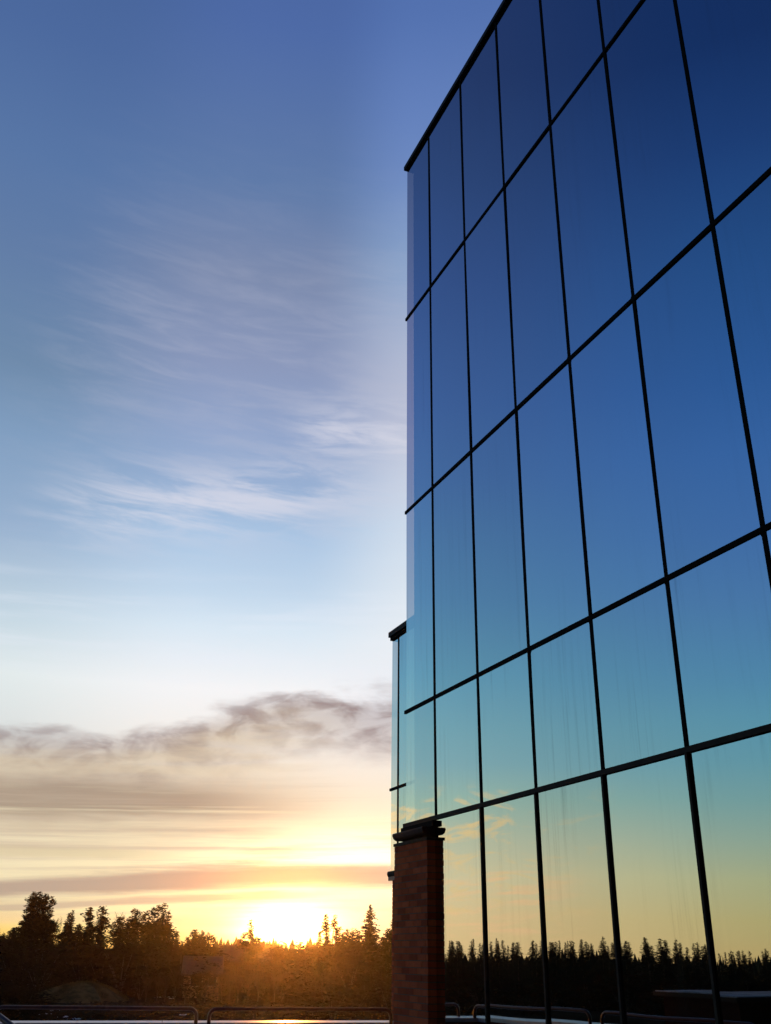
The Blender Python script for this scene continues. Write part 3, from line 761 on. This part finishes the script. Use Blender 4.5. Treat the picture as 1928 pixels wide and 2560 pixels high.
# grass tufts on the bank
r = random.Random(8); q = MB()
for _ in range(9000):
    a = r.uniform(0, 6.283); f = r.random()**.5; x, y = c1.x+4.8*f*math.cos(a), BD+6.8*f*math.sin(a)
    z = gh(x, y) + (c1.z-gh(c1.x, BD))*(1-f*f) - .03; s_ = r.uniform(.12, .32); b_ = r.uniform(0, 3.14); dx, dy = .02*math.cos(b_), .02*math.sin(b_)
    lx, ly = r.gauss(0, .08), r.gauss(0, .08)
    q.quad((x-dx, y-dy, z), (x+dx, y+dy, z), (x+lx, y+ly, z+s_))
gr = q.build('grass', M['drygrass']); tag(gr, 'dry yellow grass on the low bank', 'grass', kind='stuff')
for nm, mt, lst in (('snow', M['snow'], [(95,2524,.5,.8),(112,2535,.7,.9),(135,2527,.5,.8),(82,2533,.35,.6),(158,2543,.4,.5),(184,2548,.5,.4),(395,2494,.5,1.2),(425,2493,1.1,1.6),(430,2497,.4,1.0),(458,2537,.3,.4),(305,2462,.22,.5),(255,2540,.35,.4)]),
                    ('pond', M['water'], [(535,2499,1.6,3.4),(555,2503,1.0,2.0),(690,2494,1.2,3.0),(725,2499,1.6,3.0),(757,2504,.7,2.4)])):
    for k, (x, y, rx, ry) in enumerate(lst):
        v = ray(x, y); t_ = 20.0
        while t_ < 300 and EYE + v.z*t_ > gh(v.x*t_, v.y*t_): t_ += .5
        o = blob(nm, v.x*t_, v.y*t_, rx, ry, .0, mt, .06 if nm == 'pond' else .05, seed=50+k, n=18, rings_=3)
        if nm == 'pond':
            zz_ = max(vv.co.z for vv in o.data.vertices)
            for vv in o.data.vertices: vv.co.z = zz_ + .02
            tag(o, kind='structure')
        else: tag(o, 'thin old snow lying in patches on the slope', 'snow', kind='stuff')

r = random.Random(77); q = MB()
for _ in range(5200):
    x_ = r.uniform(-60, 1000); D_ = r.uniform(52, 116); v = ray(x_, 2420)
    px_, py_ = v.x/v.y*D_, D_
    if 100 < x_ < 310 and D_ > 104: continue
    tri_clump(q, Vector((px_, py_, gh(px_, py_)+r.uniform(.05, .35)*r.random())), r.uniform(.12, .42), r, 2)
sc_ = q.build('ground_scrub', M['shrub']); tag(sc_, 'low dead scrub covering the slope beyond the parapet', 'scrub', kind='stuff')
# ------------------------------------------------------------------ houses
def gable_house(name, cx, cy, rz, L, Wd, hw, hr, label, wm, windows, chimneys, gz=None):
    gz = gh(cx, cy)-.3 if gz is None else gz
    e = empty(name, (cx, cy, gz), rz); tag(e, label, 'house')
    q = MB(); q.prism([(-Wd/2, 0), (Wd/2, 0), (Wd/2, hw), (0, hr-.12), (-Wd/2, hw)], 0, -L/2, L/2); q.build('wall', wm, e)
    q = MB(); ov = .4; sl_ = (hr-hw)/(Wd/2)
    q.prism([(-Wd/2-ov, hw-ov*sl_+.0), (0, hr), (Wd/2+ov, hw-ov*sl_), (Wd/2+ov, hw-ov*sl_+.18), (0, hr+.2), (-Wd/2-ov, hw-ov*sl_+.18)], 0, -L/2-.35, L/2+.35)
    rf = q.build('roof', M['tile'], e)
    bm = bmesh.new(); bm.from_mesh(rf.data); bmesh.ops.recalc_face_normals(bm, faces=bm.faces); bm.to_mesh(rf.data); bm.free()
    for c_ in chimneys:
        q = MB(); q.box((c_-.3, -.3, hr-.5), (c_+.3, .3, hr+1.0)); q.build('chimney', M['brick_dull'], rf)
    for (side, a, z, w_, h_) in windows:
        f, g_ = MB(), MB()
        if side == 'front':
            f.box((a-w_/2-.08, -Wd/2-.05, z-.08), (a+w_/2+.08, -Wd/2+.02, z+h_+.08)); g_.box((a-w_/2, -Wd/2-.06, z), (a+w_/2, -Wd/2-.052, z+h_))
        else:
            f.box((L/2-.02, a-w_/2-.08, z-.08), (L/2+.05, a+w_/2+.08, z+h_+.08)); g_.box((L/2+.052, a-w_/2, z), (L/2+.06, a+w_/2, z+h_))
        fo_ = f.build('window', M['white'], e); g_.build('pane', M['pane_dark'], fo_)
    return e
M['brick_dull'] = plain('chimney_brick', (.12, .05, .035), (.16, .07, .05), .9, 0, 6, .2)
p = at_Y(600, 2364, 160); gz = gh(p.x, p.y)-.3
gable_house('gabled_house', p.x, p.y, R(10), 5.6, 6.5, p.z-gz-3.3, p.z-gz-.1, 'gabled house with two chimneys behind the thin-tipped spruce', M['render'], [('front', -1.4, 1.2, 1.1, 1.2), ('front', 1.2, 1.2, 1.1, 1.2)], [-.1], gz)
p = at_Y(654, 2371, 162); gz = gh(p.x, p.y)-.3
gable_house('gabled_house', p.x, p.y, R(-12), 3.4, 5.0, p.z-gz-3.6, p.z-gz-.1, 'smaller house adjoining on the right, its pale gable end showing', M['render'], [('end', 0, 2.2, .9, 1.1), ('front', 0, 1.4, 1.0, 1.2)], [.2], gz)
p = at_Y(510, 2392, 130); gz = gh(p.x, p.y)-.3
gable_house('gabled_house', p.x, p.y, R(8), 4.2, 5, p.z-gz-1.8, p.z-gz-.1, 'low house half hidden by the rounded pine, white-framed windows', M['render'], [('front', -.6, 1.6, 1.3, 1.2), ('front', 1.3, 1.6, .9, 1.0)], [], gz)
p = at_Y(753, 2381, 230); gz = gh(p.x, p.y)-.3
e = empty('apartment_block', (p.x, p.y, gz)); tag(e, 'low flat-roofed block far off beneath the setting sun', 'building')
q = MB(); q.box((-2.4, -4, 0), (2.4, 4, p.z-gz-.3)); q.build('wall', M['concrete'], e)
q = MB(); q.box((-2.6, -4.2, p.z-gz-.298), (2.6, 4.2, p.z-gz)); q.build('roof', M['tile'], e)
for j in range(3):
    q = MB(); q.box((-1.8+1.3*j, -4.03, 3.0), (-.9+1.3*j, -4.004, 4.2)); q.build('window', M['pane_dark'], e)
# flat-roofed red building to the west (mirrored at the lower right)
vin = ray(1761, 2479); t_ = D0/(vin.dot(N)); P0 = vin*t_; vr = vin - 2*vin.dot(N)*N
Pc = P0 + vr*52; cz = EYE + Pc.z
e = empty('flat_roofed_building', (Pc.x, Pc.y, gh(Pc.x, Pc.y)-.2), R(28)); tag(e, 'low red flat-roofed building with frost on its roof, mirrored at the lower right', 'building')
hh = cz - (gh(Pc.x, Pc.y)-.2)
q = MB(); q.box((-13.6, -3, 0), (-.3, 5, hh-.28)); q.build('wall', M['wood_red'], e)
q = MB(); q.box((-14, -3.4, hh-.278), (.1, 5.4, hh-.06)); q.build('eaves_board', M['bronze'], e)
q = MB(); q.box((-13.9, -3.3, hh-.058), (0, 5.3, hh)); q.build('roof', M['frost'], e)
for j in range(4):
    q = MB(); q.box((-12+3*j, -3.03, 1.0), (-10.6+3*j, -3.004, 2.2)); q.build('window', M['pane_dark'], e)

# ------------------------------------------------------------------ scattering volume added to stand in for the orange lens glare
GLARE_HAZE = True
if GLARE_HAZE:
    q = MB(); q.box((-560, -60, -14), (330, 560, 24)); hz = q.build('glare_haze', None); tag(hz, kind='stuff')
    hm = bpy.data.materials.new('glare_haze'); hm.use_nodes = True; t = hm.node_tree; t.nodes.clear()
    pv = t.nodes.new('ShaderNodeVolumePrincipled'); pv.inputs['Color'].default_value = (.97, .84, .66, 1); pv.inputs['Density'].default_value = .00006; pv.inputs['Anisotropy'].default_value = .93
    ho = t.nodes.new('ShaderNodeOutputMaterial'); t.links.new(pv.outputs[0], ho.inputs['Volume']); hz.data.materials.clear(); hz.data.materials.append(hm)
